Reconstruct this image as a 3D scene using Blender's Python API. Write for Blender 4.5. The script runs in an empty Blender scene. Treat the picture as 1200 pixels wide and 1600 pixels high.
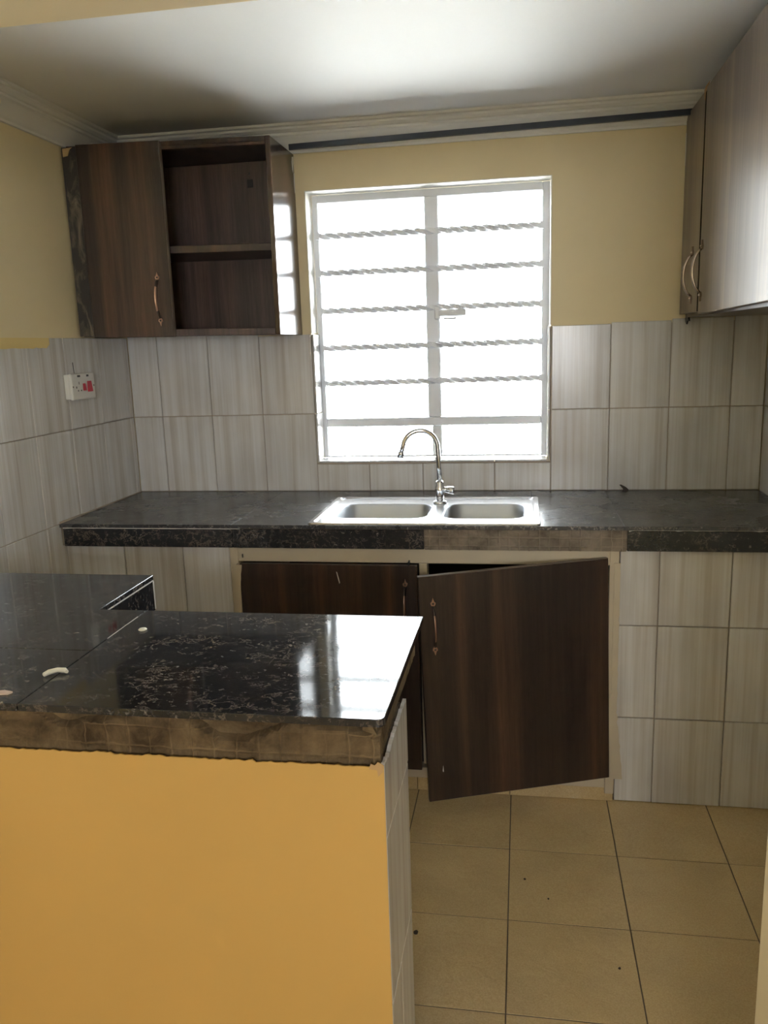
import bpy, bmesh, math, random
from mathutils import Vector, Matrix, noise
random.seed(4)
C = bpy.context.scene.collection
SC = bpy.context.scene

# ------------------------------------------------------------------ camera
F_PX = 1279.18
cd = bpy.data.cameras.new('camera'); cam = bpy.data.objects.new('camera', cd); C.objects.link(cam)
R = Vector((0.986113, 0.16292697, -0.03218629)); U = Vector((-0.00157745, 0.20298505, 0.97918057)); FW = Vector((-0.16606826, 0.96553191, -0.2004232))
M = Matrix(((R.x, U.x, -FW.x, 1.50068), (R.y, U.y, -FW.y, -3.01697), (R.z, U.z, -FW.z, 1.44394), (0, 0, 0, 1)))
cam.matrix_world = M
cd.sensor_fit = 'VERTICAL'; cd.sensor_height = 36; cd.lens = F_PX * 36 / 1600; cd.clip_start = .02
SC.camera = cam

# ------------------------------------------------------------------ world, light, exposure
SKY = 11.0
wd = bpy.data.worlds.new('sky'); SC.world = wd; wd.use_nodes = True
bg = wd.node_tree.nodes['Background']; bg.inputs[0].default_value = (.94, .97, 1, 1); bg.inputs[1].default_value = SKY
def portal(name, loc, rot, sx, sy):          # marks a window opening for the sky light, adds no light itself
    l = bpy.data.lights.new(name, 'AREA'); l.shape = 'RECTANGLE'; l.size = sx; l.size_y = sy
    o = bpy.data.objects.new(name, l); C.objects.link(o); o.location = loc; o.rotation_euler = rot
    l.cycles.is_portal = True
portal('window_portal', (1.165, .144, 1.5), (-math.pi/2, 0, 0), .9, 1.02)
portal('rear_window_portal', (1.8, -5.64, 1.45), (math.pi/2, 0, 0), .9, .7)
sl = bpy.data.lights.new('sun', 'SUN'); sl.energy = 230; sl.angle = .01; sl.color = (1, .97, .93)
so = bpy.data.objects.new('sun', sl); C.objects.link(so); so.rotation_euler = (math.radians(16), 0, math.radians(8))
SC.view_settings.view_transform = 'Standard'; SC.view_settings.look = 'None'
SC.view_settings.gamma = 1; SC.view_settings.use_curve_mapping = False
SC.view_settings.exposure = 1.35
SC.cycles.max_bounces = 10; SC.cycles.diffuse_bounces = 6; SC.cycles.transparent_max_bounces = 12
SC.cycles.caustics_reflective = False; SC.cycles.caustics_refractive = False
SC.cycles.sample_clamp_indirect = 6.0
SC.cycles.use_denoising = True

# ------------------------------------------------------------------ materials
def mat(name, base=(.5,.5,.5), rough=.5, metal=0, spec=.5):
    m = bpy.data.materials.new(name); m.use_nodes = True
    b = m.node_tree.nodes['Principled BSDF']
    b.inputs['Base Color'].default_value = (*base, 1); b.inputs['Roughness'].default_value = rough
    b.inputs['Metallic'].default_value = metal; b.inputs['Specular IOR Level'].default_value = spec
    return m
def nd(m, t, **k):
    n = m.node_tree.nodes.new(t)
    for a, v in k.items(): setattr(n, a, v)
    return n
def ln(m, a, b): m.node_tree.links.new(a, b)
def bsdf(m): return m.node_tree.nodes['Principled BSDF']
def coords(m, scale=(1,1,1), rnd=0.0):
    tc = nd(m, 'ShaderNodeTexCoord'); mp = nd(m, 'ShaderNodeMapping'); mp.inputs['Scale'].default_value = scale
    ln(m, tc.outputs['Object'], mp.inputs['Vector'])
    if rnd:
        oi = nd(m, 'ShaderNodeObjectInfo'); mu = nd(m, 'ShaderNodeMath', operation='MULTIPLY'); mu.inputs[1].default_value = rnd
        ln(m, oi.outputs['Random'], mu.inputs[0]); cx = nd(m, 'ShaderNodeCombineXYZ')
        for i in range(3): ln(m, mu.outputs[0], cx.inputs[i])
        ln(m, cx.outputs[0], mp.inputs['Location'])
    return mp.outputs[0]
def ntex(m, vec, scale, detail=3, rough=.5, dist=0):
    n = nd(m, 'ShaderNodeTexNoise'); n.inputs['Scale'].default_value = scale; n.inputs['Detail'].default_value = detail
    n.inputs['Roughness'].default_value = rough; n.inputs['Distortion'].default_value = dist
    ln(m, vec, n.inputs['Vector']); return n.outputs['Fac']
def ramp(m, fac, stops):
    r = nd(m, 'ShaderNodeValToRGB'); e = r.color_ramp.elements
    while len(e) < len(stops): e.new(.5)
    for el, (p, c) in zip(e, stops): el.position = p; el.color = (*c, 1) if len(c) == 3 else c
    ln(m, fac, r.inputs[0]); return r.outputs[0]
def mix(m, fac, a, b, mode='MIX'):
    x = nd(m, 'ShaderNodeMix', data_type='RGBA', blend_type=mode)
    for s, v in ((x.inputs[0], fac), (x.inputs[6], a), (x.inputs[7], b)):
        if isinstance(v, (int, float)): s.default_value = v
        elif isinstance(v, tuple): s.default_value = (*v, 1)
        else: ln(m, v, s)
    return x.outputs[2]
def bump(m, h, strength=.2, dist=.002):
    b = nd(m, 'ShaderNodeBump'); b.inputs['Strength'].default_value = strength; b.inputs['Distance'].default_value = dist
    ln(m, h, b.inputs['Height']); ln(m, b.outputs[0], bsdf(m).inputs['Normal'])
def setc(m, col): ln(m, col, bsdf(m).inputs['Base Color'])
g = lambda v: (v, v, v)

def paint(name, c, rough=.55, var=.08, relief=.12):
    m = mat(name, c, rough, spec=.3); v = coords(m)
    lo = tuple(x*(1-var) for x in c)
    setc(m, ramp(m, ntex(m, v, 2.2, 5), [(.3, lo), (.7, c)]))
    bump(m, ntex(m, v, 60, 4), relief, .001); return m
M_CREAM = paint('cream_wall_paint', (.77, .66, .42))
M_OCHRE = paint('ochre_wall_paint', (.61, .39, .12))
M_CEIL = paint('white_ceiling_paint', (.80, .80, .795), .6, .03)
M_CORN = paint('grey_white_cornice_paint', (.78, .78, .77), .6, .02, .02)
M_TRIM = paint('cream_gloss_wood_paint', (.55, .48, .36), .4, .1)
M_REVEAL = paint('white_reveal_paint', (.80, .78, .72), .5, .04)
M_FLAKE = mat('white_paint_flake', (.75, .73, .68), .6)
M_FRAME = mat('grey_white_steel_window_paint', (.76, .78, .82), .45)

def m_walltile():
    m = mat('striped_white_wall_tile', rough=.22, spec=.5)
    v = coords(m, (1, 1, .022), 37)
    a = ntex(m, v, 36, 3, .55, .1); b = ntex(m, v, 150, 2, .5)
    c = mix(m, .22, ramp(m, a, [(.30, (.51, .475, .44)), (.47, (.64, .625, .61)), (.62, (.71, .71, .715))]),
            ramp(m, b, [(.35, (.51, .48, .45)), (.6, (.73, .73, .735))]))
    v2 = coords(m, (1, 1, .5), 11)
    d = ramp(m, ntex(m, v2, 7, 4), [(.35, g(.88)), (.6, g(1))])
    setc(m, mix(m, 1.0, c, d, 'MULTIPLY')); return m
M_TILE = m_walltile()
M_GROUT = paint('brown_stained_grout', (.46, .385, .31), .8, .3)

def m_floor():
    m = mat('tan_glazed_floor_tile', rough=.2, spec=.5); v = coords(m, (1,1,1), 23)
    a = ramp(m, ntex(m, v, 260, 2), [(.3, (.50, .37, .18)), (.7, (.60, .46, .25))])
    d = ramp(m, ntex(m, v, 5, 5), [(.3, g(.86)), (.65, g(1))])
    setc(m, mix(m, 1.0, a, d, 'MULTIPLY'))
    bump(m, ntex(m, v, 26, 4, .55, .8), .35, .006); return m
M_FLOOR = m_floor()
M_FGROUT = mat('dark_floor_joint', (.10, .075, .045), .8)

def m_granite(nm, lift, r0, r1):
    m = mat(nm, rough=.1, spec=.6); v = coords(m, (.9,1.1,1), 19)
    n1 = ntex(m, v, 38, 5, .66, .4); n4 = ntex(m, v, 16, 5, .65); n2 = ntex(m, v, 75, 4, .65, .3); n3 = ntex(m, v, 6, 3)
    base = ramp(m, n3, [(.35, (.006+lift, .007+lift, .009+lift)), (.7, (.016+lift, .017+lift, .021+lift))])
    f1 = mix(m, 1.0, ramp(m, n1, [(.462, g(0)), (.495, g(.7)), (.505, g(.7)), (.538, g(0))]), ramp(m, n4, [(.44, g(.05)), (.58, g(1))]), 'MULTIPLY')
    c = mix(m, f1, base, tuple(x+4*lift for x in (.14, .112, .09)))
    f2 = ramp(m, n2, [(.62, g(0)), (.72, g(1))])
    setc(m, mix(m, f2, c, tuple(x+6*lift for x in (.14, .125, .11))))
    dust = ntex(m, v, 3.5, 6, .6)
    ln(m, ramp(m, dust, [(.35, g(r0)), (.75, g(r1))]), bsdf(m).inputs['Roughness'])
    return m
M_GRAN = m_granite('black_flecked_granite', .006, .04, .10)
M_GRANW = m_granite('worn_dusty_black_granite', .026, .20, .36)
M_GEDGE = mat('white_edge_grout', (.55, .53, .50), .7)

def m_wood(name, c0, c1, c2, rough, spec=.5):
    m = mat(name, rough=rough, spec=spec); v = coords(m, (1, 1, .035), 29)
    a = ntex(m, v, 13, 2, .5, .15); b = ntex(m, v, 95, 4, .6); fn = ntex(m, coords(m, (1, 1, .05), 29), 420, 2)
    col = ramp(m, a, [(.33, c0), (.50, c1), (.66, c2)])
    st = ramp(m, b, [(.3, g(.62)), (.7, g(1.15))])
    col = mix(m, 1.0, col, st, 'MULTIPLY')
    setc(m, mix(m, .35, col, mix(m, 1.0, col, ramp(m, fn, [(.35, g(.6)), (.65, g(1.2))]), 'MULTIPLY')))
    bump(m, fn, .05, .0006); return m
M_WOOD = m_wood('dark_walnut_laminate', (.022, .014, .012), (.034, .021, .016), (.080, .042, .026), .30)
M_WOODG = m_wood('glossy_walnut_laminate', (.022, .014, .012), (.034, .021, .016), (.080, .042, .026), .17)
M_WOODR = m_wood('brown_walnut_laminate', (.095, .070, .054), (.135, .10, .076), (.20, .145, .10), .30)
M_WOODI = m_wood('reddish_inner_board', (.062, .042, .038), (.085, .056, .050), (.115, .072, .058), .45)

def m_scuffed():
    m = mat('scuffed_filler_board', rough=.5); v = coords(m, (1, 1, .35), 0)
    f = ramp(m, ntex(m, v, 26, 6, .65, .8), [(.5, g(0)), (.68, g(1))])
    setc(m, mix(m, f, (.022, .019, .017), (.15, .125, .085))); return m
M_SCUFF = m_scuffed()
M_EDGE = mat('brown_edge_band', (.13, .095, .075), .4)

def m_mortar(name, c0, c1, x0=0, z0=0, pitch=0):
    m = mat(name, rough=.9, spec=.2); v = coords(m)
    c = ramp(m, ntex(m, v, 14, 6, .65, .4), [(.33, c0), (.64, c1)])
    if pitch:                                              # pale adhesive left in the grid of the tile backs
        mp = nd(m, 'ShaderNodeSeparateXYZ'); wn = nd(m, 'ShaderNodeTexNoise'); wn.inputs['Scale'].default_value = 22; ln(m, v, wn.inputs['Vector'])
        wa = nd(m, 'ShaderNodeVectorMath', operation='MULTIPLY_ADD'); ln(m, wn.outputs['Color'], wa.inputs[0]); wa.inputs[1].default_value = (.012, .012, .012); wb = nd(m, 'ShaderNodeVectorMath', operation='ADD'); wb.inputs[1].default_value = (-.006, -.006, -.006)
        ln(m, v, wa.inputs[2]); ln(m, wa.outputs[0], wb.inputs[0]); ln(m, wb.outputs[0], mp.inputs[0]); cb = nd(m, 'ShaderNodeCombineXYZ')
        for i, (ch, off) in enumerate(((0, x0+pitch/2), (2, z0+pitch*.45))):
            a = nd(m, 'ShaderNodeMath', operation='SUBTRACT'); ln(m, mp.outputs[ch], a.inputs[0]); a.inputs[1].default_value = off; ln(m, a.outputs[0], cb.inputs[i])
        br = nd(m, 'ShaderNodeTexBrick', offset=0, squash=1); ln(m, cb.outputs[0], br.inputs['Vector'])
        for k_, v_ in (('Scale', 1), ('Mortar Size', .0016), ('Mortar Smooth', .6), ('Brick Width', pitch), ('Row Height', pitch*.9)): br.inputs[k_].default_value = v_
        f = mix(m, 1.0, ramp(m, ntex(m, v, 9, 4), [(.40, g(0)), (.66, g(.5))]), br.outputs['Fac'], 'MULTIPLY')
        c = mix(m, f, c, tuple(min(1, x*1.45) for x in c1))
    setc(m, c); bump(m, ntex(m, v, 130, 5, .7), .5, .004); return m
M_MORT = m_mortar('brown_bare_mortar', (.055, .038, .021), (.20, .145, .08))
M_MORTG = m_mortar('brown_grid_mortar', (.050, .034, .019), (.185, .132, .072), .001, .8165, .036)
M_MORT2 = m_mortar('grey_bare_mortar', (.11, .09, .068), (.25, .21, .165), 1.2075, .823, .030)
M_STEEL = mat('brushed_steel', (.62, .62, .63), .22, 1)
M_STEELI = mat('basin_steel', (.56, .59, .63), .45, 1)
M_CHROME = mat('chrome', (.75, .76, .78), .07, 1)
M_DARKM = mat('dark_bronze', (.11, .095, .09), .35, .85)
M_BRONZE = mat('worn_grey_bronze', (.46, .39, .34), .25, .95)
M_COPPER = mat('copper_bow', (.50, .32, .24), .28, .9)
M_PLAST = mat('white_socket_plastic', (.72, .72, .69), .3)
M_RED = mat('red_switch_plastic', (.45, .015, .04), .3)
M_BLACK = mat('black_plastic', (.012, .012, .014), .4)
M_RAIL = mat('dark_blue_black_rail', (.026, .034, .056), .4)
M_SHARD = mat('dark_shard', (.045, .036, .036), .5)
M_DIRT = mat('dark_dirt', (.03, .02, .01), .9)
M_IVORY = mat('ivory_plastic', (.72, .70, .58), .35)
M_OUT = paint('pale_concrete_yard', (.54, .54, .53), .9, .1)
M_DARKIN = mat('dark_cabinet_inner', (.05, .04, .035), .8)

def m_glass():
    m = bpy.data.materials.new('clear_window_glass'); m.use_nodes = True; t = m.node_tree; t.nodes.clear()
    o = t.nodes.new('ShaderNodeOutputMaterial'); mx = t.nodes.new('ShaderNodeMixShader'); fr = t.nodes.new('ShaderNodeFresnel'); fr.inputs[0].default_value = 1.45
    tr = t.nodes.new('ShaderNodeBsdfTransparent'); tr.inputs[0].default_value = (.93, .95, .95, 1); gl = t.nodes.new('ShaderNodeBsdfGlossy'); gl.inputs['Roughness'].default_value = .02
    t.links.new(fr.outputs[0], mx.inputs[0]); t.links.new(tr.outputs[0], mx.inputs[1]); t.links.new(gl.outputs[0], mx.inputs[2]); t.links.new(mx.outputs[0], o.inputs[0])
    return m
M_GLASS = m_glass()

# ------------------------------------------------------------------ mesh helpers
def newbm(): return bmesh.new()
def box(bm, x0, x1, y0, y1, z0, z1, bev=0, mi=0):
    x0, x1 = sorted((x0, x1)); y0, y1 = sorted((y0, y1)); z0, z1 = sorted((z0, z1))
    vs = [bm.verts.new(p) for p in ((x0,y0,z0),(x1,y0,z0),(x1,y1,z0),(x0,y1,z0),(x0,y0,z1),(x1,y0,z1),(x1,y1,z1),(x0,y1,z1))]
    fs = [bm.faces.new([vs[i] for i in q]) for q in ((3,2,1,0),(4,5,6,7),(0,1,5,4),(1,2,6,5),(2,3,7,6),(3,0,4,7))]
    for f in fs: f.material_index = mi
    if bev:
        es = list({e for f in fs for e in f.edges})
        r = bmesh.ops.bevel(bm, geom=es, offset=bev, segments=1, affect='EDGES', profile=.5)
        for f in r['faces']: f.material_index = mi
    return bm
def B(x0, x1, y0, y1, z0, z1, bev=0): return box(newbm(), x0, x1, y0, y1, z0, z1, bev)
def prism(bm, pts, axis, a, b, mi=0):
    """extrude a closed 2D outline along an axis ('x','y','z') from a to b"""
    def P(p, t): return {'x': (t, p[0], p[1]), 'y': (p[0], t, p[1]), 'z': (p[0], p[1], t)}[axis]
    A = [bm.verts.new(P(p, a)) for p in pts]; Bv = [bm.verts.new(P(p, b)) for p in pts]; n = len(pts)
    fs = [bm.faces.new(A), bm.faces.new(Bv[::-1])] + [bm.faces.new((A[i], Bv[i], Bv[(i+1) % n], A[(i+1) % n])) for i in range(n)]
    for f in fs: f.material_index = mi
    bmesh.ops.recalc_face_normals(bm, faces=bm.faces[:]); return bm
def tube(bm, pts, rads, seg=14, mi=0, flat=1.0, cap=True):
    pts = [Vector(p) for p in pts]; rings = []
    if not hasattr(rads, '__len__'): rads = [rads]*len(pts)
    ref = None
    for i, p in enumerate(pts):
        t = (pts[min(i+1, len(pts)-1)] - pts[max(i-1, 0)]).normalized()
        if ref is None: ref = t.orthogonal().normalized()
        ref = (ref - t*ref.dot(t)).normalized(); b = t.cross(ref)
        rings.append([bm.verts.new(p + rads[i]*(math.cos(2*math.pi*k/seg)*ref + flat*math.sin(2*math.pi*k/seg)*b)) for k in range(seg)])
    for r0, r1 in zip(rings, rings[1:]):
        for k in range(seg):
            f = bm.faces.new((r0[k], r0[(k+1) % seg], r1[(k+1) % seg], r1[k])); f.smooth = True; f.material_index = mi
    if cap:
        for r in (rings[0][::-1], rings[-1]): f = bm.faces.new(r); f.material_index = mi
    return bm
def lathe(bm, prof, cx, cy, seg=24, mi=0):
    rings = [[bm.verts.new((cx+r*math.cos(2*math.pi*k/seg), cy+r*math.sin(2*math.pi*k/seg), z)) for k in range(seg)] for r, z in prof]
    for r0, r1 in zip(rings, rings[1:]):
        for k in range(seg):
            f = bm.faces.new((r0[k], r0[(k+1) % seg], r1[(k+1) % seg], r1[k])); f.smooth = True; f.material_index = mi
    bm.faces.new(rings[0][::-1]); bm.faces.new(rings[-1]); return bm
def obj(name, bm, m, parent=None, loc=None, label=None, kind=None, recalc=True):
    me = bpy.data.meshes.new(name)
    if recalc: bmesh.ops.recalc_face_normals(bm, faces=bm.faces[:])
    bm.to_mesh(me); bm.free()
    for x in (m if isinstance(m, (list, tuple)) else [m]): me.materials.append(x)
    o = bpy.data.objects.new(name, me); C.objects.link(o)
    if loc: o.location = loc
    if parent: attach(o, parent)
    if label: o['label'] = label
    if kind: o['kind'] = kind
    return o
def world_of(o):
    w = Matrix.LocRotScale(o.location, o.rotation_euler, o.scale)
    return (world_of(o.parent) @ o.matrix_parent_inverse @ w) if o.parent else w
def attach(o, parent):                       # keeps the child's own world place
    o.parent = parent; o.matrix_parent_inverse = world_of(parent).inverted()
def thing(name, label, cat, loc=(0,0,0), group=None):
    o = bpy.data.objects.new(name, None); C.objects.link(o); o.location = loc; o.empty_display_size = .05
    o['label'] = label; o['category'] = cat
    if group: o['group'] = group
    return o
def tag(o, label, cat, group=None):
    o['label'] = label; o['category'] = cat
    if group: o['group'] = group
    return o
def struct(name, bm, m, label=None):
    o = obj(name, bm, m, kind='structure')
    if label: o['label'] = label
    return o
def nz(x, y=0, z=0): return noise.noise(Vector((x, y, z)))

# ------------------------------------------------------------------ dimensions
W = 2.324; H = 2.204; ZC = .900; DC = .602; YF = -.572
Z1, Z0 = 1.1955, 1.490
WL, WR, WB, WT = .728, 1.601, 1.008, 1.993
YK = -1.90; YR = -5.5; XR = 3.6

# ------------------------------------------------------------------ wall tiles
_tm = {}
def tile_mesh(w, d, h, bev=.0016):
    k = (round(w, 3), round(d, 3), round(h, 3))
    if k not in _tm:
        bm = B(-w/2, w/2, -d/2, d/2, -h/2, h/2, bev); me = bpy.data.meshes.new('tile')
        bmesh.ops.recalc_face_normals(bm, faces=bm.faces[:]); bm.to_mesh(me); bm.free(); me.materials.append(M_TILE); _tm[k] = me
    return _tm[k]
GAP = .0013; TT = .007
def put_tile(parent, axis, plane, side, a0, a1, z0, z1):
    """axis 'x': the wall runs along x and its face is at y=plane; side = direction the face looks"""
    w, h = a1-a0-2*GAP, z1-z0-2*GAP
    if w < .008 or h < .008: return
    pr = plane + random.uniform(-.0006, .0006)
    if axis == 'x': me = tile_mesh(w, TT, h); loc = ((a0+a1)/2, pr - side*TT/2, (z0+z1)/2)
    else: me = tile_mesh(TT, w, h); loc = (pr - side*TT/2, (a0+a1)/2, (z0+z1)/2)
    o = bpy.data.objects.new('tile', me); C.objects.link(o); o.location = loc; attach(o, parent); return o

# back wall (real opening for the window)
bm = newbm()
for q in ((-.15, WL, 0, H), (WR, W+.15, 0, H), (WL, WR, 0, WB), (WL, WR, WT, H)):
    box(bm, q[0], q[1], .008, .145, q[2], q[3])
wall_back = struct('wall_back', bm, M_CREAM, 'cream painted back wall above striped white tiles')
bm = newbm()
for q in ((0, WL, 0, Z0-.003), (WR, W, 0, Z0-.003), (WL, WR, 0, WB)): box(bm, q[0], q[1], .0045, .0085, q[2], q[3])
obj('grout_bed', bm, M_GROUT, wall_back)
XB = [0, .119, .322, .526, .7295, .932, 1.135, 1.198, 1.401, 1.604, 1.807, 2.010, 2.214, W]
for a, b in zip(XB, XB[1:]):
    if .72 < a < 1.6:
        put_tile(wall_back, 'x', 0, -1, a, b, ZC, WB-.004)
    else:
        for z0, z1 in ((ZC, Z1), (Z1, 1.507 if a < .5 else Z0 if a < 1.7 else Z0+.025*(a-1.6))): put_tile(wall_back, 'x', 0, -1, a, b, z0, z1)
# tiles returned into the window opening up to the tile line
for x, sd in ((WL+.010, 1), (WR-.010, -1)):
    for z0, z1 in ((WB, Z1), (Z1, Z0)): put_tile(wall_back, 'y', x, sd, .001, .098, z0, z1)
for a, b in ((WL+.01, .932), (.932, 1.198), (1.198, 1.401), (1.401, WR-.01)):
    me = tile_mesh(b-a-2*GAP, .097, TT); o = bpy.data.objects.new('tile', me); C.objects.link(o); o.location = ((a+b)/2, .0495, WB+.0035); attach(o, wall_back)
# painted plaster of the reveal above the tile line
bm = newbm()
box(bm, WL-.001, WL+.003, .009, .098, Z0+.004, WT); box(bm, WR-.003, WR+.001, .009, .098, Z0+.004, WT); box(bm, WL+.003, WR-.003, .009, .098, WT-.003, WT+.001)
obj('reveal_plaster', bm, M_REVEAL, wall_back)

# left wall
wall_left = struct('wall_left', B(-.15, -.008, YR, .008, 0, H), M_CREAM, 'cream painted left wall above striped white tiles')
obj('grout_bed', B(-.0085, -.0045, YK, .0045, 0, Z0+.007), M_GROUT, wall_left)
YL = [0.0, -.03] + [-.03-.2135*k for k in range(1, 9)] + [YK]
ZL = [0, .006, .306, .602, .898, Z1, Z0+.010]
for b, a in zip(YL, YL[1:]):
    for z0, z1 in zip(ZL[1:], ZL[2:]): put_tile(wall_left, 'y', 0, 1, a, b, z0, z1)
bm = newbm()                                            # yellow paint run over the top of two tiles
n = 40; top = [(-.54 - .75*i/n, 1.499) for i in range(n+1)]
bot = [(y, 1.467 + .006*nz(y*9) + .004*nz(y*40) + (.012 if i == 0 else 0)) for i, (y, z) in enumerate(top)]
prism(bm, top + bot[::-1], 'x', .0002, .0012); obj('paint_run', bm, paint('pale_yellow_paint', (.76, .60, .26)), wall_left, label='yellow paint run over the tile tops')

# right wall
wall_right = struct('wall_right', B(W+.008, W+.15, YK, .008, 0, H), M_CREAM, 'cream right wall with striped white tiles')
obj('grout_bed', B(W+.0045, W+.0085, YK, .0045, 0, Z0-.003), M_GROUT, wall_right)
YRr = [0.0] + [-.16-.203*k for k in range(0, 9)] + [YK]
for b, a in zip(YRr, YRr[1:]):
    for z0, z1 in zip(ZL[1:], ZL[2:-1] + [1.499]): put_tile(wall_right, 'y', W, -1, a, b, z0, z1)

# rooms behind the camera and the partition between them
bm = newbm(); box(bm, 1.845, XR+.1, -2.02, YK, 0, H)
struct('wall_front', bm, M_CREAM, 'cream wall end beside the kitchen doorway')
struct('wall_header', B(-.008, 1.845, -2.02, YK, 1.88, H), M_CREAM, 'cream beam over the kitchen opening')
struct('wall_living', B(XR, XR+.15, YR, -2.02, 0, H), M_CREAM)
bm = newbm()
for q in ((-.15, 1.35, 0, H), (2.25, XR+.15, 0, H), (1.35, 2.25, 0, 1.1), (1.35, 2.25, 1.80, H)): box(bm, q[0], q[1], YR-.15, YR, q[2], q[3])
struct('wall_rear', bm, M_CREAM)
struct('ceiling', B(-.15, XR+.15, YR-.15, .145, H, H+.15), M_CEIL, 'white ceiling')

# floor: dark joints, every tile its own piece
floor = struct('floor', B(-.15, XR+.15, YR-.15, .145, -.15, -.0016), M_FGROUT, 'tan glazed tiled floor')
FT = .3009; _fm = {}
def ftile(a0, a1, b0, b1):
    w, d = a1-a0-.0032, b1-b0-.0032
    if w < .01 or d < .01: return
    k = (round(w, 3), round(d, 3))
    if k not in _fm:
        bm = B(-w/2, w/2, -d/2, d/2, -.008, 0, .0005); me = bpy.data.meshes.new('tile'); bm.to_mesh(me); bm.free(); me.materials.append(M_FLOOR); _fm[k] = me
    o = bpy.data.objects.new('tile', _fm[k]); C.objects.link(o); o.location = ((a0+a1)/2, (b0+b1)/2, random.uniform(-.0006, 0))
    o.rotation_euler = (random.uniform(-.0015, .0015), random.uniform(-.0015, .0015), 0); attach(o, floor)
xe = sorted({0.0, W} | {1.4674+FT*i for i in range(-4, 3)}); ye = [-.5622-FT*j for j in range(0, 14)]
for a, b in zip(xe, xe[1:]):
    for t, u in zip(ye, ye[1:]):
        if b < 1.28 and u > -1.92 and t < -1.64: continue
        ftile(a, b, u, t)

# cornices: stepped cove, mitred at the back left corner
CP = [(0, 2.119), (.010, 2.119), (.012, 2.126), (.020, 2.131), (.048, 2.166), (.056, 2.170), (.057, 2.177), (.064, 2.179), (.072, 2.186), (.073, 2.193), (.082, 2.196), (.084, H), (0, H)]
def cornice(name, place, a, b, ca, cb, label):
    bm = newbm(); A = [bm.verts.new(place(a + ca*d, d, z)) for d, z in CP]; E_ = [bm.verts.new(place(b + cb*d, d, z)) for d, z in CP]; n = len(CP)
    bm.faces.new(A); bm.faces.new(E_[::-1])
    for i in range(n): bm.faces.new((A[i], E_[i], E_[(i+1) % n], A[(i+1) % n]))
    return struct(name, bm, M_CORN, label)
cornice('trim_1', lambda t, d, z: (t, .008-d, z), -.008, W+.008, 1, -1, 'stepped white cornice along the back wall')
cornice('trim_2', lambda t, d, z: (-.008+d, t, z), .008, YK, -1, 0, 'stepped white cornice along the left wall')
cornice('trim_3', lambda t, d, z: (W+.008-d, t, z), .008, YK, -1, 0, 'stepped white cornice along the right wall')

# ------------------------------------------------------------------ window
win = bpy.data.objects.new('window_1', None); C.objects.link(win); win.location = (1.1645, .11, WB); win['kind'] = 'structure'; win['label'] = 'steel window with burglar bars over the sink'
FL, FR, FB, FTp = WL+.003, WR-.003, WB+.007, WT-.003
y0, y1 = .098, .128
bm = newbm()
iL, iR, iB, iT = .752, 1.571, 1.022, 1.962
box(bm, FL, iL, y0, y1, FB, FTp, .002); box(bm, iR, FR, y0, y1, FB, FTp, .002); box(bm, iL, iR, y0, y1, FB, iB, .002); box(bm, iL, iR, y0, y1, iT, FTp, .002)
obj('frame', bm, M_FRAME, win)
obj('mullion', B(1.149, 1.199, y0-.004, y1, 1.168, iT-.0005, .003), M_FRAME, win)
obj('mullion', B(1.163, 1.199, y0-.002, y1, iB+.0005, 1.134, .003), M_FRAME, win)
obj('transom', B(iL+.0005, iR-.0005, y0-.005, y1, 1.135, 1.167, .003), M_FRAME, win)
for zl, zr in ((1.843, 1.841), (1.711, 1.709), (1.573, 1.571), (1.436, 1.437), (1.303, 1.306)):      # twisted square bars
    bm = newbm(); N = 150; r = .0118; prev = None; x0b, x1b = iL-.004, iR+.004
    for i in range(N+1):
        t = i/N; x = x0b+(x1b-x0b)*t; z = zl+(zr-zl)*t; tw = t*math.pi*10
        ring = [bm.verts.new((x, .082+r*math.cos(tw+k*math.pi/2), z+r*math.sin(tw+k*math.pi/2))) for k in range(4)]
        if prev:
            for k in range(4): bm.faces.new((prev[k], prev[(k+1) % 4], ring[(k+1) % 4], ring[k]))
        else: bm.faces.new(ring[::-1])
        prev = ring
    bm.faces.new(prev)
    box(bm, x0b-.002, x0b+.012, .070, .0995, zl-.012, zl+.012); box(bm, x1b-.012, x1b+.002, .070, .0995, zr-.012, zr+.012)
    obj('burglar_bar', bm, M_FRAME, win)
    obj('glazing_bar', B(iL, 1.1485, y0+.006, y1-.004, zl-.008, zl+.008, .001), M_FRAME, win)
    obj('glazing_bar', B(1.1995, iR, y0+.006, y1-.004, zr-.008, zr+.008, .001), M_FRAME, win)
for a, b, zs in ((iL, 1.149, (1.167, 1.303, 1.436, 1.573, 1.711, 1.843, iT)), (1.199, iR, (1.167, 1.306, 1.437, 1.571, 1.709, 1.841, iT))):
    for z0, z1 in zip(zs, zs[1:]): obj('pane', B(a-.002, b+.002, .116, .119, z0-.002, z1+.002), M_GLASS, win)
obj('pane', B(iL-.002, 1.165, .116, .119, iB-.002, 1.137), M_GLASS, win); obj('pane', B(1.197, iR+.002, .116, .119, iB-.002, 1.137), M_GLASS, win)
bm = newbm(); box(bm, 1.182, 1.202, .072, .096, 1.528, 1.572, .003); box(bm, 1.196, 1.298, .070, .082, 1.538, 1.562, .004); box(bm, 1.215, 1.262, .072, .080, 1.527, 1.5335, .001)
obj('handle', bm, M_FRAME, win, label='steel casement handle')

# ------------------------------------------------------------------ yard outside
struct('ground_outside', B(-30, 32, .15, 60, -.25, -.05), M_OUT)

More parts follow.
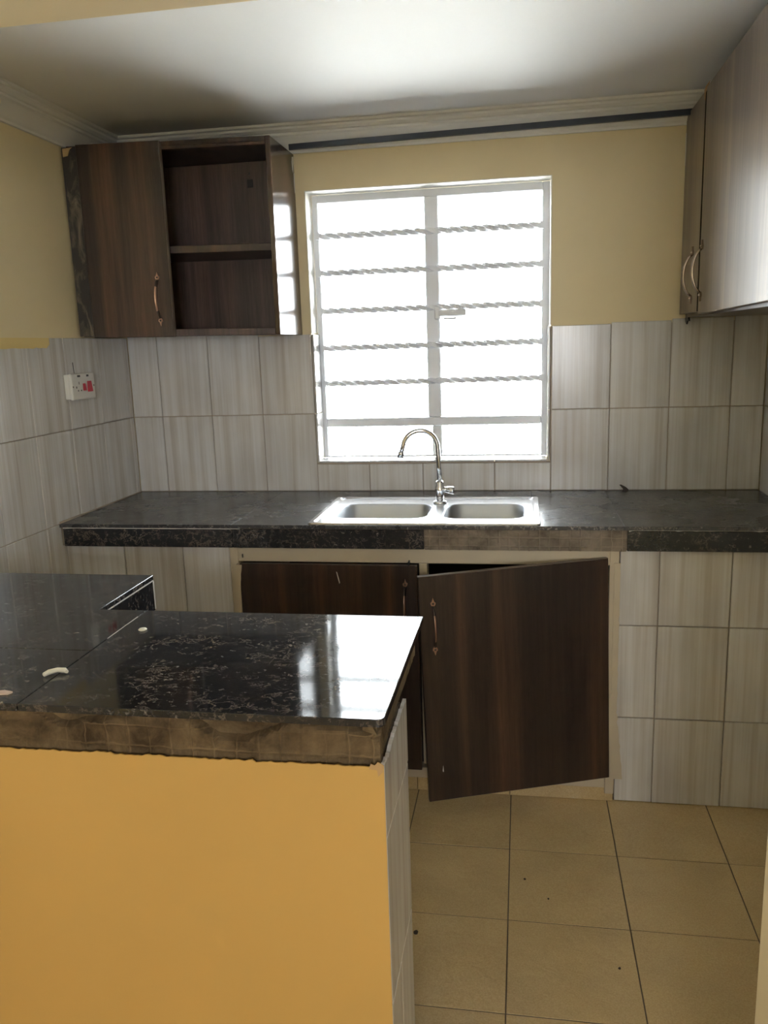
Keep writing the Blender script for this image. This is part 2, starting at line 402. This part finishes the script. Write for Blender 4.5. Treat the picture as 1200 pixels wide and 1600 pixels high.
# ------------------------------------------------------------------ back worktop
wt = thing('kitchen_worktop', 'long black granite tiled worktop on tiled piers along the back wall', 'worktop', (1.16, -.3, ZC))
HX0, HX1, HY0, HY1 = .865, 1.535, -.520, -.195            # sink cut-out
bm = newbm()
for q in ((.001, HX0, -.592, -.001), (HX1, W-.001, -.592, -.001), (HX0, HX1, HY1, -.001), (HX0, HX1, -.592, HY0)): box(bm, q[0], q[1], q[2], q[3], .826, .888)
obj('concrete_slab', bm, M_MORT2, wt)
for q in ((.001, .592, -.602, -.001), (.592, HX0, -.602, -.001), (HX0, 1.194, HY1, -.001), (1.194, HX1, HY1, -.001), (HX0, 1.194, -.602, HY0), (1.194, HX1, -.602, HY0), (HX1, 1.797, -.602, -.001), (1.797, W-.001, -.602, -.001)):
    obj('top_tile', B(q[0]+.0003, q[1]-.0003, q[2], q[3]-.0006, .888, ZC, .0005), M_GRANW, wt)
for a, b in ((.012, .594), (.594, 1.206), (1.806, W-.001)):
    obj('edge_tile', B(a+.0006, b-.0006, -.601, -.592, .8255, .8855, .001), M_GRAN, wt)
def jag_strip(x0, x1, y0, y1, zt, h, seed, amp=.5, n=60):
    bm = newbm(); top = [(x0+(x1-x0)*i/n, zt) for i in range(n+1)]
    bot = [(x, zt - h*max(.08, (1-amp)+amp*1.6*nz(x*22, seed))) for x, _ in top]
    return prism(bm, top+bot[::-1], 'y', y0, y1)
obj('edge_grout', jag_strip(.013, .62, -.6025, -.594, .8882, .0030, 1.1, .3), M_GEDGE, wt)
obj('edge_grout', jag_strip(1.81, 2.32, -.6025, -.594, .8885, .008, 5.3, 1.0), M_GEDGE, wt)
obj('side_grout', prism(newbm(), [(-.6, .9005), (-.6, .907), (-.3, .9035), (-.002, .902), (-.002, .9005)], 'x', .0013, .007), M_GROUT, wt)
def rough_face(a0, a1, z0, z1, step, amp, ridge, pitch, seed, bowl=0):
    """front face of broken mortar with the raised grid left by the tile backs; depth along -y"""
    nx, nzv = int((a1-a0)/step), max(6, int((z1-z0)/step)); bm = newbm(); rows = []
    for j in range(nzv+1):
        row = []
        for i in range(nx+1):
            a = a0+(a1-a0)*i/nx; z = z0+(z1-z0)*j/nzv
            d = amp*(nz(a*9, z*16, seed) + .5*nz(a*30, z*40, seed) + .25*nz(a*80, z*90, seed))
            ga = abs(((a-a0+.003*nz(z*30, seed))/pitch) % 1 - .5)*pitch; gz = abs(((z-z0)/(pitch*.9)) % 1 - .5)*pitch*.9
            if nz(a*6, z*6, seed+7) > -.22 and min(ga, gz) < .0022: d += ridge
            if bowl:                                       # chunks broken off along the top edge
                t = (z-(z0+.62*(z1-z0)))/(z1-z0) + .55*nz(a*8, seed+3) + .2*nz(a*23, seed+5)
                if t > .12: d -= bowl*min(1, (t-.12)*7)
            row.append(bm.verts.new((a, -d, z)))
        rows.append(row)
    for j in range(nzv):
        for i in range(nx):
            f = bm.faces.new((rows[j][i], rows[j][i+1], rows[j+1][i+1], rows[j+1][i]))
    back = [bm.verts.new((a, .02, z)) for a, z in ((a0, z0), (a1, z0), (a1, z1), (a0, z1))]
    bm.faces.new(back)
    bm.faces.new([back[0]] + rows[0] + [back[1]]); bm.faces.new([back[3]] + rows[-1] + [back[2]])
    bm.faces.new([back[0]] + [r[0] for r in rows] + [back[3]]); bm.faces.new([back[1]] + [r[-1] for r in rows] + [back[2]])
    return bm
bm = rough_face(1.2075, 1.8045, .823, .8875, .0032, .0016, .0022, .030, 2.0); bmesh.ops.translate(bm, verts=bm.verts, vec=(0, -.5945, 0))
obj('mortar_patch', bm, M_MORT2, wt, label='bare grey mortar with grid where an edge tile fell off')
# tiled piers
for name, a, b, xs in (('pier', 0, .572, (0, .206, .41, .572)), ('pier', 1.789, W, (1.789, 1.904, 2.108, W))):
    p = obj(name, B(a+.001, b-.001, -.564, -.001, 0, .8255), M_GROUT, wt)
    for x0, x1 in zip(xs, xs[1:]):
        for z0, z1 in ((.001, .286), (.286, .586), (.586, .824)): put_tile(p, 'x', YF, -1, x0, x1, z0, z1)

# ------------------------------------------------------------------ sink cabinet in the gap of the worktop
def arch_handle():
    """bow pull, local: mounted on y=0, bows to -y, along z"""
    bm = newbm(); L = .062; pts = []; rad = []
    for i in range(17):
        t = -1+2*i/16; pts.append((0, -.006-.024*(1-t*t)**.75, t*L)); rad.append(.0052-.0012*abs(t)**2)
    tube(bm, pts, rad, 10, 0, .55)
    for f in bm.faces:
        c = f.calc_center_median()
        if abs(c.z) < .037: f.material_index = 1
    for s in (-1, 1):
        prism(bm, [(0, s*.060), (.0062, s*.066), (.0075, s*.072), (.0035, s*.076), (0, s*.088), (-.0035, s*.076), (-.0075, s*.072), (-.0062, s*.066)], 'y', -.0005, -.0065, 1)
        tube(bm, [(0, -.001, s*.070), (0, -.0095, s*.070)], [.0048, .0028], 8, 0)
    return bm
def handle(parent, loc, rz=0, mats=(M_DARKM, M_COPPER)):
    o = obj('handle', arch_handle(), list(mats)); o.rotation_euler = (0, 0, rz); o.location = loc
    attach(o, parent); return o

sc = thing('sink_cabinet', 'dark walnut sink cabinet with one door ajar, in cream frame under the sink', 'cabinet', (1.18, -.57, 0))
bm = newbm()
box(bm, .574, .603, -.584, -.54, .03, .8222, .002); box(bm, 1.759, 1.787, -.584, -.54, .03, .8222, .002)
box(bm, .603, 1.759, -.583, -.54, .776, .8222, .002); box(bm, 1.186, 1.212, -.583, -.54, .10, .776, .002); box(bm, .603, 1.759, -.582, -.54, .049, .085, .002)
obj('face_frame', bm, M_TRIM, sc)
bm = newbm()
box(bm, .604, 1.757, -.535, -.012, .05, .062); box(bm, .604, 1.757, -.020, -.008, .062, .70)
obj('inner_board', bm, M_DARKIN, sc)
for a, b in ((.575, .86), (.86, 1.163), (1.163, 1.464), (1.464, 1.787)):
    obj('plinth_tile', B(a+.001, b-.001, -.574, -.54, .0005, .048, .001), M_FLOOR, sc)
d1 = obj('door', B(.612, 1.183, -.604, -.585, .088, .774, .0015), M_WOOD, sc)
handle(d1, (1.145, -.604, .645))
bm = newbm(); n = 44                                          # torn paint edge beside the left door
L_ = [(.598+.003*nz(i*.9), .100+.67*i/n) for i in range(n+1)]; R_ = [(.6105+.003*nz(i*.7, 4)+(.002*(i-n+5) if i > n-5 else 0), z) for i, (_, z) in enumerate(L_)]
obj('torn_paint', prism(bm, L_+R_[::-1], 'y', -.6055, -.584), M_TRIM, sc)
bm = newbm(); L_ = [(1.7725+.0035*nz(i*.8, 2)-(.006 if 8 < i < 18 else 0)+(0.004 if i < 8 else 0), .085+.70*i/n) for i in range(n+1)]; R_ = [(1.790+.004*nz(i*.8, 9)+(.022*(1-i/14) if i < 14 else 0), z) for i, (_, z) in enumerate(L_)]
obj('torn_paint', prism(bm, L_+R_[::-1], 'y', -.5875, -.5835), M_TRIM, sc)
obj('latch_nail', B(.6165, .6195, -.5865, -.583, .789, .801), M_BLACK, sc); obj('latch_nail', B(1.155, 1.1585, -.607, -.583, .7745, .786), M_BLACK, sc)
obj('paint_streak', prism(newbm(), [(.9275, .752), (.9305, .750), (.9385, .716), (.936, .713)], 'y', -.6048, -.604), M_FLAKE, d1, label='white paint streak')
# open door, hinged on its right edge; local x runs from hinge (0) to free edge (-Wd)
Wd, Hd = .575, .711
d2 = obj('door', B(-Wd, 0, -.0, .018, 0, Hd, .0015), M_WOOD)
d2.location = (1.7725, -.5915, .0909)
d2.matrix_world = Matrix.Translation(d2.location) @ Matrix.Rotation(.3109, 4, 'Z') @ Matrix.Rotation(-.0279, 4, 'Y')
d2.location, d2.rotation_euler = d2.matrix_world.to_translation(), d2.matrix_world.to_euler()
attach(d2, sc); d2['label'] = 'dark walnut door swung ajar'
def onto_d2(o):
    o.parent = d2
h2 = obj('handle', arch_handle(), [M_DARKM, M_COPPER]); h2.location = (-Wd+.040, 0, .560); onto_d2(h2)
o = obj('edge_band', B(-Wd+.0005, -.0005, .0005, .0175, Hd, Hd+.0015), M_EDGE); onto_d2(o); o['label'] = 'pale top edge of the open door'
o = obj('paint_drop', prism(newbm(), [(-.530, .098), (-.5275, .116), (-.5265, .098), (-.528, .094)], 'y', -.0012, 0), M_FLAKE); onto_d2(o)
for zz in (.10, .60):
    o = obj('hinge', B(-.012, .006, .0182, .026, zz, zz+.05, .001), M_STEEL); onto_d2(o)

# ------------------------------------------------------------------ sink and faucet
sk = thing('double_bowl_sink', 'stainless steel double bowl sink set in black worktop under window', 'sink', (1.2, -.36, ZC))
def rrect(x0, x1, y0, y1, r, n=6):
    out = []
    for cx, cy, a0 in ((x1-r, y1-r, 0), (x0+r, y1-r, 90), (x0+r, y0+r, 180), (x1-r, y0+r, 270)):
        for k in range(n+1):
            a = math.radians(a0+90*k/n); out.append((cx+r*math.cos(a), cy+r*math.sin(a)))
    return out
BW = [(.893, 1.203, -.505, -.265), (1.248, 1.512, -.505, -.265)]
SX0, SX1, SY0, SY1 = .838, 1.557, -.592, -.150
# rim: a plate with two holes made by filling between outline loops
bm = newbm()
def loop(pts, z): return [bm.verts.new((x, y, z)) for x, y in pts]
def ledges(l): return [bm.edges.new((l[i], l[(i+1) % len(l)])) for i in range(len(l))]
o0 = loop(rrect(SX0, SX1, SY0, SY1, .012), ZC+.0003); o1 = loop(rrect(SX0+.002, SX1-.002, SY0+.002, SY1-.002, .012), ZC+.005); o2 = loop(rrect(SX0+.016, SX1-.016, SY0+.014, SY1-.016, .014), ZC+.0055); o3 = loop(rrect(SX0+.022, SX1-.022, SY0+.020, SY1-.022, .016), ZC+.0015)
for a, b in ((o0, o1), (o1, o2), (o2, o3)):
    n = len(a)
    for i in range(n): bm.faces.new((a[i], a[(i+1) % n], b[(i+1) % n], b[i]))
ed = [e for e in bm.edges if e.verts[0] in o3 and e.verts[1] in o3]
hl = [loop(rrect(*q, .055, 8), ZC+.0015) for q in BW]
for l in hl: ed += ledges(l)
bmesh.ops.triangle_fill(bm, use_beauty=True, use_dissolve=False, edges=ed)
obj('rim', bm, M_STEEL, sk)
for q in BW:
    bm = newbm(); rings = []
    for ins, z, r in ((0, ZC+.0013, .055), (.006, ZC-.004, .052), (.014, ZC-.10, .048), (.035, ZC-.135, .040), (.09, ZC-.140, .03)):
        rings.append([bm.verts.new((x, y, z)) for x, y in rrect(q[0]+ins, q[1]-ins, q[2]+ins, q[3]-ins, r, 8)])
    for a, b in zip(rings, rings[1:]):
        n = len(a)
        for i in range(n): f = bm.faces.new((a[i], a[(i+1) % n], b[(i+1) % n], b[i])); f.smooth = True
    bm.faces.new(rings[-1])
    bsn = obj('basin', bm, M_STEELI, sk)
    cx, cy = (q[0]+q[1])/2, (q[2]+q[3])/2
    obj('drain', lathe(newbm(), [(.032, ZC-.1405), (.034, ZC-.138), (.026, ZC-.1375), (.022, ZC-.1395)], cx, cy), M_CHROME, bsn)
fx, fy, fz = 1.222, -.248, ZC+.0016
fa = thing('kitchen_faucet', 'chrome gooseneck faucet rising behind the sink bowls', 'faucet', (fx, fy, fz))
obj('base', lathe(newbm(), [(.026, fz), (.026, fz+.004), (.022, fz+.008), (.015, fz+.011)], fx, fy), M_CHROME, fa)
obj('body', lathe(newbm(), [(.014, fz+.011), (.0145, fz+.03), (.0165, fz+.034), (.0165, fz+.056), (.0135, fz+.062), (.0135, fz+.072), (.0105, fz+.078)], fx, fy), M_CHROME, fa)
bm = newbm(); zt = 1.094; pts = [(fx, fy, fz+.078), (fx-.002, fy, 1.03), (fx-.005, fy, zt)]
rr = .0585
for k in range(1, 17):
    a = math.radians(k*10.6); pts.append((fx-.005-rr+rr*math.cos(a), fy-.018*(1-math.cos(a))/2, zt+rr*1.02*math.sin(a)))
pts.append((fx-.005-2*rr-.006, fy-.020, zt-.018))
tube(bm, pts, .0082, 14); obj('spout', bm, M_CHROME, fa)
e = pts[-1]; obj('aerator', tube(newbm(), [(e[0]+.001, e[1], e[2]+.008), (e[0]-.0005, e[1], e[2]+.002), (e[0]-.003, e[1], e[2]-.012)], [.0095, .0105, .0115]), M_CHROME, fa)
bm = newbm(); hz = fz+.047
tube(bm, [(fx+.014, fy, hz), (fx+.024, fy, hz)], [.011, .009], 14); tube(bm, [(fx+.0235, fy-.001, hz), (fx+.026, fy-.001, hz), (fx+.046, fy-.006, hz-.002), (fx+.048, fy-.006, hz-.002)], [.0105, .012, .0135, .0115], 12)
obj('handle', bm, M_CHROME, fa)

# ------------------------------------------------------------------ left wall cabinet
lc = thing('wall_cabinet', 'dark walnut wall cabinet left of window, right half open with a shelf', 'wall cabinet', (.35, 0, 1.5))
def lcshape(bm):                                              # the cabinet is out of square: deeper and higher on its left
    for v in bm.verts:
        t = (.697-v.co.x)/.697
        v.co.y *= 1+.20*t*(1 if v.co.y < -.02 else 0)
        v.co.z += .014*t*(2.12-v.co.z)/.63
    return bm
zb, zt = 1.4885, 2.116; yf = -.285; yb = -.0005
P = lambda *a, bev=.001: lcshape(B(*a, bev))
obj('side_panel', P(.0015, .016, yf+.018, yb, zb, zt), M_WOOD, lc)
obj('side_panel', P(.681, .697, yf, yb, zb, zt), M_WOODG, lc)
obj('bottom_panel', P(.0165, .6805, yf+.001, yb, zb, zb+.016), M_WOOD, lc)
obj('top_panel', P(.0165, .6805, yf+.001, yb, zt-.016, zt), M_WOOD, lc)
obj('back_panel', P(.0165, .6805, -.012, yb, zb+.0165, zt-.0165), M_WOODI, lc)
obj('shelf', P(.0165, .6805, yf+.012, -.0125, 1.762, 1.786), M_WOOD, lc)
obj('top_rail', P(.062, .6805, yf-.001, yf+.015, zt-.026, zt-.0165), M_WOOD, lc)
obj('bottom_rail', P(.335, .6805, yf-.001, yf+.001, zb-.001, zb+.022), M_WOODI, lc)
bm = newbm(); n = 40                                         # scuffed scribe strip between cabinet and wall
prism(bm, [(.0015+.0012*nz(i, 3), zb+.002+.622*i/n) for i in range(n+1)] + [(.058, zb+.622), (.058, zb+.002)], 'y', yf-.001, yf+.0175)
obj('filler_strip', lcshape(bm), M_SCUFF, lc, label='scuffed black filler strip with old paint smears')
ld = obj('door', P(.060, .338, yf-.019, yf-.0015, zb-.004, zt-.002, bev=.0015), M_WOOD, lc)
obj('edge_band', P(.3381, .3395, yf-.0185, yf-.002, zb-.003, zt-.003, bev=0), M_EDGE, ld)
handle(ld, (.298, -.3365, 1.617))
bm = newbm(); box(bm, .525, .546, -.0165, -.0125, 2.012, 2.040, .001); box(bm, .533, .5365, -.0155, -.0125, 2.055, 2.064)
obj('hanger_bracket', bm, M_BLACK, lc)
bm = newbm(); pr = [(-.002, 2.108), (-.024, 2.103), (-.030, 2.085), (-.026, 2.060), (-.017, 2.052), (-.013, 2.075), (-.004, 2.09)]
prism(bm, pr, 'x', .697, .6985); prism(bm, [(-.003, 2.05), (-.010, 2.052), (-.011, 2.02), (-.006, 1.985), (-.003, 2.01)], 'x', .697, .6982)
obj('paint_smear', bm, M_FLAKE, lc)
bm = newbm(); prism(bm, [(.006, 2.108), (.040, 2.112), (.030, 2.104), (.022, 2.085), (.006, 2.082)], 'y', yf-.0025, yf-.001); lcshape(bm)
obj('paint_smear', bm, mat('yellow_smear', (.40, .28, .14), .6), lc)

# ------------------------------------------------------------------ right wall cabinet
rc = thing('wall_cabinet', 'brown walnut wall cabinet on the right wall with paired bow handles', 'wall cabinet', (2.18, -.55, 1.5))
xf = 2.052; xb = W-.0005; zb2, zt2 = 1.512, 2.150; ye_ = -1.13
obj('side_panel', B(xf, xb, -.017, -.001, zb2-.012, zt2, .001), M_WOODR, rc)
obj('side_panel', B(xf, xb, ye_, ye_+.016, zb2, zt2, .001), M_WOODR, rc)
obj('bottom_panel', B(xf+.001, xb, ye_+.0165, -.0175, zb2-.012, zb2+.004, .001), M_WOOD, rc)
obj('top_panel', B(xf+.001, xb, ye_+.0165, -.0175, zt2-.016, zt2, .001), M_WOODR, rc)
obj('back_panel', B(xb-.012, xb, ye_+.0165, -.0175, zb2+.0045, zt2-.0165), M_WOODI, rc)
obj('centre_stile', B(xf+.0005, xf+.018, -.345, -.265, zb2+.0045, zt2-.0165, .001), M_BLACK, rc)
r1 = obj('door', B(xf-.020, xf-.002, -.288, -.003, zb2, zt2-.004, .0015), M_WOODR, rc)
obj('edge_band', B(xf-.0195, xf-.0025, -.2889, -.2881, zb2+.001, zt2-.005), M_BLACK, r1, label='end of the narrow door, blackened as shade in the gap')  # black colour stands in for the unlit end face between the doors
handle(r1, (xf-.020, -.209, 1.626), -math.pi/2, (M_BRONZE, M_BRONZE))
D2W = .80
r2 = obj('door', B(-.018, 0, -D2W, 0, 0, .640, .0015), M_WOODR)
r2.matrix_world = Matrix.Translation((xf-.008, -.340, 1.503)) @ Matrix.Rotation(-.010, 4, 'X') @ Matrix.Rotation(.004, 4, 'Z')
r2.location, r2.rotation_euler = r2.matrix_world.to_translation(), r2.matrix_world.to_euler()
attach(r2, rc)
h = obj('handle', arch_handle(), [M_BRONZE, M_BRONZE]); h.rotation_euler = (0, 0, -math.pi/2); h.location = (-.018, -.042, .124); h.parent = r2
bm = newbm(); prism(bm, [(-.285, 2.146), (-.30, 2.152), (-.36, 2.1525), (-.34, 2.144), (-.305, 2.135), (-.30, 2.115), (-.292, 2.118)], 'x', xf-.0235, xf-.0225)
obj('chipped_edge', bm, mat('raw_chipped_board', (.45, .27, .14), .8), rc, label='pale chipped corner of a door')
bm = newbm(); prism(bm, [(-.003, 2.09), (-.010, 2.092), (-.013, 2.04), (-.008, 1.99), (-.004, 1.99)], 'x', xf-.0215, xf-.0203)
obj('paint_smear', bm, M_FLAKE, rc)
prv = prism(newbm(), [(-.002, 1.500), (-.06, 1.5), (-.07, 1.488), (-.045, 1.490), (-.03, 1.478), (-.012, 1.486)], 'x', xf-.001, xf+.004)
obj('loose_strip', prv, M_BLACK, rc)

# curtain rail between the two wall cabinets
bm = newbm(); yr0, yr1 = -.066, -.054; za, zb_ = 2.1175, 2.1335
prism(bm, [(.699, za), (2.0525, zb_), (2.0525, zb_+.0185), (.699, za+.0185)], 'y', yr0, yr1)
prism(bm, [(.699, za+.006), (2.0525, zb_+.006), (2.0525, zb_+.012), (.699, za+.012)], 'y', yr1, yr1+.010)
for t in (.2, .5, .8):
    x = .699+(2.0525-.699)*t; z = za+(zb_-za)*t; box(bm, x-.008, x+.008, yr1, -.012, z+.013, z+.018)
tag(obj('curtain_rail', bm, M_RAIL), 'thin black curtain rail strip along the cornice above the window', 'curtain rail')

# ------------------------------------------------------------------ cooker socket on the left wall
ss = thing('socket_panel', 'white wall socket panel with red switches on left tiled wall', 'socket', (0, -.41, 1.338))
obj('mounting_box', B(.0006, .019, -.478, -.334, 1.297, 1.379, .002), M_PLAST, ss)
obj('face_plate', B(.019, .030, -.481, -.331, 1.294, 1.382, .003), M_PLAST, ss)
Zs = lambda z: z
def on(a0, a1, z0, z1, name, m, d=.0305, tilt=0):
    bm = B(.0285, d, a0, a1, z0, z1, .0006)
    if tilt:
        for v in bm.verts:
            if v.co.x > .0302: v.co.x += tilt*((v.co.z-z0)/(z1-z0)-.3); 
    return obj(name, bm, m, ss)
on(-.443, -.424, 1.369, 1.376, 'indicator_window', M_BLACK); on(-.384, -.369, 1.369, 1.376, 'indicator_window', M_BLACK)
on(-.437, -.4335, 1.345, 1.354, 'pin_hole', M_BLACK); on(-.456, -.450, 1.332, 1.339, 'pin_hole', M_BLACK)
on(-.446, -.440, 1.322, 1.327, 'pin_hole', M_BLACK); on(-.427, -.421, 1.322, 1.327, 'pin_hole', M_BLACK)
on(-.411, -.396, 1.323, 1.347, 'rocker_switch', M_RED, .0335, -.003); on(-.382, -.356, 1.318, 1.354, 'rocker_switch', M_RED, .0345, -.004)
for y in (-.474, -.339): on(y-.003, y+.003, 1.335, 1.341, 'screw', M_DARKM)
obj('cable', tube(newbm(), [(.0012, -.409, 1.381), (.0013, -.4115, 1.396), (.0012, -.412, 1.418)], .0011, 6), M_BLACK, ss)

# ------------------------------------------------------------------ peninsula: ochre half wall with granite top
hw = struct('wall_peninsula', B(-.008, 1.286, -1.899, -1.665, 0, .8158), M_MORT, 'ochre painted half wall carrying the peninsula top')
bm = newbm(); n = 220
topl = [(1.2965*i/n, .8205 + .0035*nz(i*.13, 1) + .0035*nz(i*.55, 2) + .0015*nz(i*1.7, 5) + (.004 if i/n > .985 else 0) - .002*(1-i/n)) for i in range(n+1)]
prism(bm, topl + [(1.2965, 0), (0, 0)], 'y', -1.9070, -1.9045)
obj('painted_plaster', bm, M_OCHRE, hw)
obj('grout_bed', B(1.2862, 1.2895, -1.903, -1.666, 0, .80), M_GROUT, hw)
for z0, z1 in ((.001, .100), (.100, .400), (.400, .700)):
    for a, b in ((-1.9040, -1.8), (-1.8, -1.6625)) if z0 == .1 else ((-1.9040, -1.6625),):
        put_tile(hw, 'y', 1.297, 1, a, b, z0, z1)
bm = newbm(); n = 30                                          # top tile with a broken upper edge
tp = [(-1.9038+.24*i/n, .822+.004*nz(i*.9)+.003*nz(i*2.1, 3) - .006*math.exp(-((i-6)/3)**2)) for i in range(n+1)]
prism(bm, tp + [(-1.6625, .7015), (-1.9038, .7015)], 'x', 1.2905, 1.297)
obj('tile', bm, M_TILE, hw)
obj('paint_flake', prism(newbm(), [(1.274, .818), (1.277, .827), (1.283, .824), (1.288, .830), (1.2955, .826), (1.2950, .814), (1.288, .806), (1.2865, .817)], 'y', -1.9085, -1.9070), mat('pale_plaster_flake', (.50, .33, .15), .8), hw)
# left leg base
obj('leg_base', B(.0, .50, -1.664, -1.24, 0, .8195), M_GROUT, hw)

pt = thing('peninsula_worktop', 'L-shaped black granite peninsula top on the ochre half wall', 'worktop', (.65, -1.68, ZC))
bm = newbm(); box(bm, .001, 1.2845, -1.885, -1.441, .821, .8875); box(bm, .001, .583, -1.441, -1.180, .821, .8875)
obj('concrete_slab', bm, M_MORT, pt)
bm = rough_face(.001, 1.290, .8165, .8872, .0048, .0026, .0026, .036, 4.2, .020); bmesh.ops.translate(bm, verts=bm.verts, vec=(0, -1.8972, 0))
obj('mortar_edge', bm, M_MORTG, pt, label='bare brown mortar edge with grid imprint')
bm = rough_face(-1.892, -1.443, .8165, .8872, .0048, .0025, .0010, .036, 8.2, .004)
bmesh.ops.rotate(bm, verts=bm.verts, cent=(0, 0, 0), matrix=Matrix.Rotation(math.pi/2, 3, 'Z')); bmesh.ops.translate(bm, verts=bm.verts, vec=(1.2832, 0, 0))
obj('mortar_edge', bm, M_MORT, pt, label='bare brown mortar edge on the doorway side')
def gtile(pts, bev=.0012):
    bm = newbm(); prism(bm, pts, 'z', .8878, ZC)
    es = [e for e in bm.edges if abs(e.verts[0].co.z-ZC) < 1e-5 and abs(e.verts[1].co.z-ZC) < 1e-5]
    bmesh.ops.bevel(bm, geom=es, offset=bev, segments=2, affect='EDGES', profile=.5); return bm
k = .0007
cr = [(1.300-.012+.012*math.cos(a), -1.911+.012+.012*math.sin(a)) for a in [math.radians(-q) for q in (0, 22, 45, 68, 90)]]
obj('top_tile', gtile([(.705+k, -1.911), (.705+k, -1.4415), (1.303, -1.4405)] + cr), M_GRAN, pt)
obj('top_tile', gtile([(.105+k, -1.913), (.705-k, -1.912), (.705-k, -1.678-k), (.105+k, -1.678-k)]), M_GRAN, pt)
obj('top_tile', gtile([(.001, -1.913), (.105-k, -1.913), (.105-k, -1.678-k), (.001, -1.678-k)]), M_GRAN, pt)
obj('top_tile', gtile([(.105+k, -1.678+k), (.705-k, -1.678+k), (.705-k, -1.4415), (.5945, -1.4415), (.5945, -1.1735), (.105+k, -1.1735)]), M_GRAN, pt)
obj('top_tile', gtile([(.001, -1.678+k), (.105-k, -1.678+k), (.105-k, -1.1735), (.001, -1.1735)]), M_GRAN, pt)
obj('edge_tile', B(.5835, .5925, -1.440, -1.1745, .808, .8835, .001), M_GRAN, pt)
obj('edge_tile', B(.001, .5925, -1.1795, -1.1705, .808, .8835, .001), M_GRAN, pt)
bm = newbm(); box(bm, .584, .5935, -1.4405, -1.1735, .8838, .8876); box(bm, .5926, .5942, -1.1755, -1.1710, .812, .8838)
obj('edge_grout', bm, M_GEDGE, pt)
obj('joint_grout', jag_strip(0, .13, -.0004, .0009, .0, .0012, 3, .3), M_GEDGE, pt)
for o in bpy.data.objects:
    if o.name.startswith('joint_grout'):
        o.rotation_euler = (0, 0, math.pi/2); o.location = (.7055, -1.615, ZC+.0008)

# ------------------------------------------------------------------ small things
bm = newbm(); tube(bm, [(.688, -1.806, ZC+.005), (.692, -1.797, ZC+.006), (.703, -1.788, ZC+.007), (.716, -1.786, ZC+.006), (.721, -1.789, ZC+.005)], [.0045, .0055, .005, .0055, .004], 10, 0, .8)
tag(obj('plastic_hook', bm, M_IVORY), 'small ivory curved plastic piece lying on the peninsula top', 'plastic piece')
bm = newbm(); lathe(bm, [(.007, ZC+.0001), (.009, ZC+.002), (.007, ZC+.004), (.003, ZC+.0042)], .754, -1.564, 14)
tag(obj('screw_cap', bm, M_IVORY), 'tiny round ivory cap lying on the peninsula top', 'cap')
bm = newbm(); prism(bm, [(.640, -1.885), (.668, -1.880), (.672, -1.872), (.655, -1.868), (.640, -1.874)], 'z', ZC+.0001, ZC+.003)
tag(obj('plaster_flake', bm, mat('pink_plaster', (.55, .42, .33), .8)), 'pale plaster flake near the front edge of the peninsula top', 'flake')
bm = newbm(); prism(bm, [(1.846, .9225), (1.852, .9235), (1.868, .9155), (1.877, .9075), (1.873, .9015), (1.868, .9003), (1.855, .9003), (1.859, .909)], 'y', -.034, -.029)
for v in bm.verts: v.co.y += .55*(v.co.z-.9)
tag(obj('tile_shard', bm, M_SHARD), 'dark broken tile shard leaning against the tiles on the back worktop', 'shard')
for i, (x, y, s, l) in enumerate(((1.241, -1.241, .006, 'dark dirt crumb on the floor nearest the half wall'), (1.510, -.998, .0032, 'dark dirt crumb on the floor nearest the open door'),
                     (1.571, -1.072, .0026, 'tiny dirt crumb in the middle of the floor tiles'), (1.727, -1.300, .0032, 'dirt crumb on the floor in front of the right tiled pier'))):
    bm = newbm(); bmesh.ops.create_icosphere(bm, subdivisions=2, radius=1)
    for v in bm.verts: v.co *= 1+.35*nz(v.co.x*2+i*5, v.co.y*2, v.co.z*2); v.co = Vector((x+v.co.x*s, y+v.co.y*s*1.3, s*.4+v.co.z*s*.42))
    tag(obj('dirt_crumb', bm, M_DIRT), l, 'crumb', 'dirt crumbs on the floor')
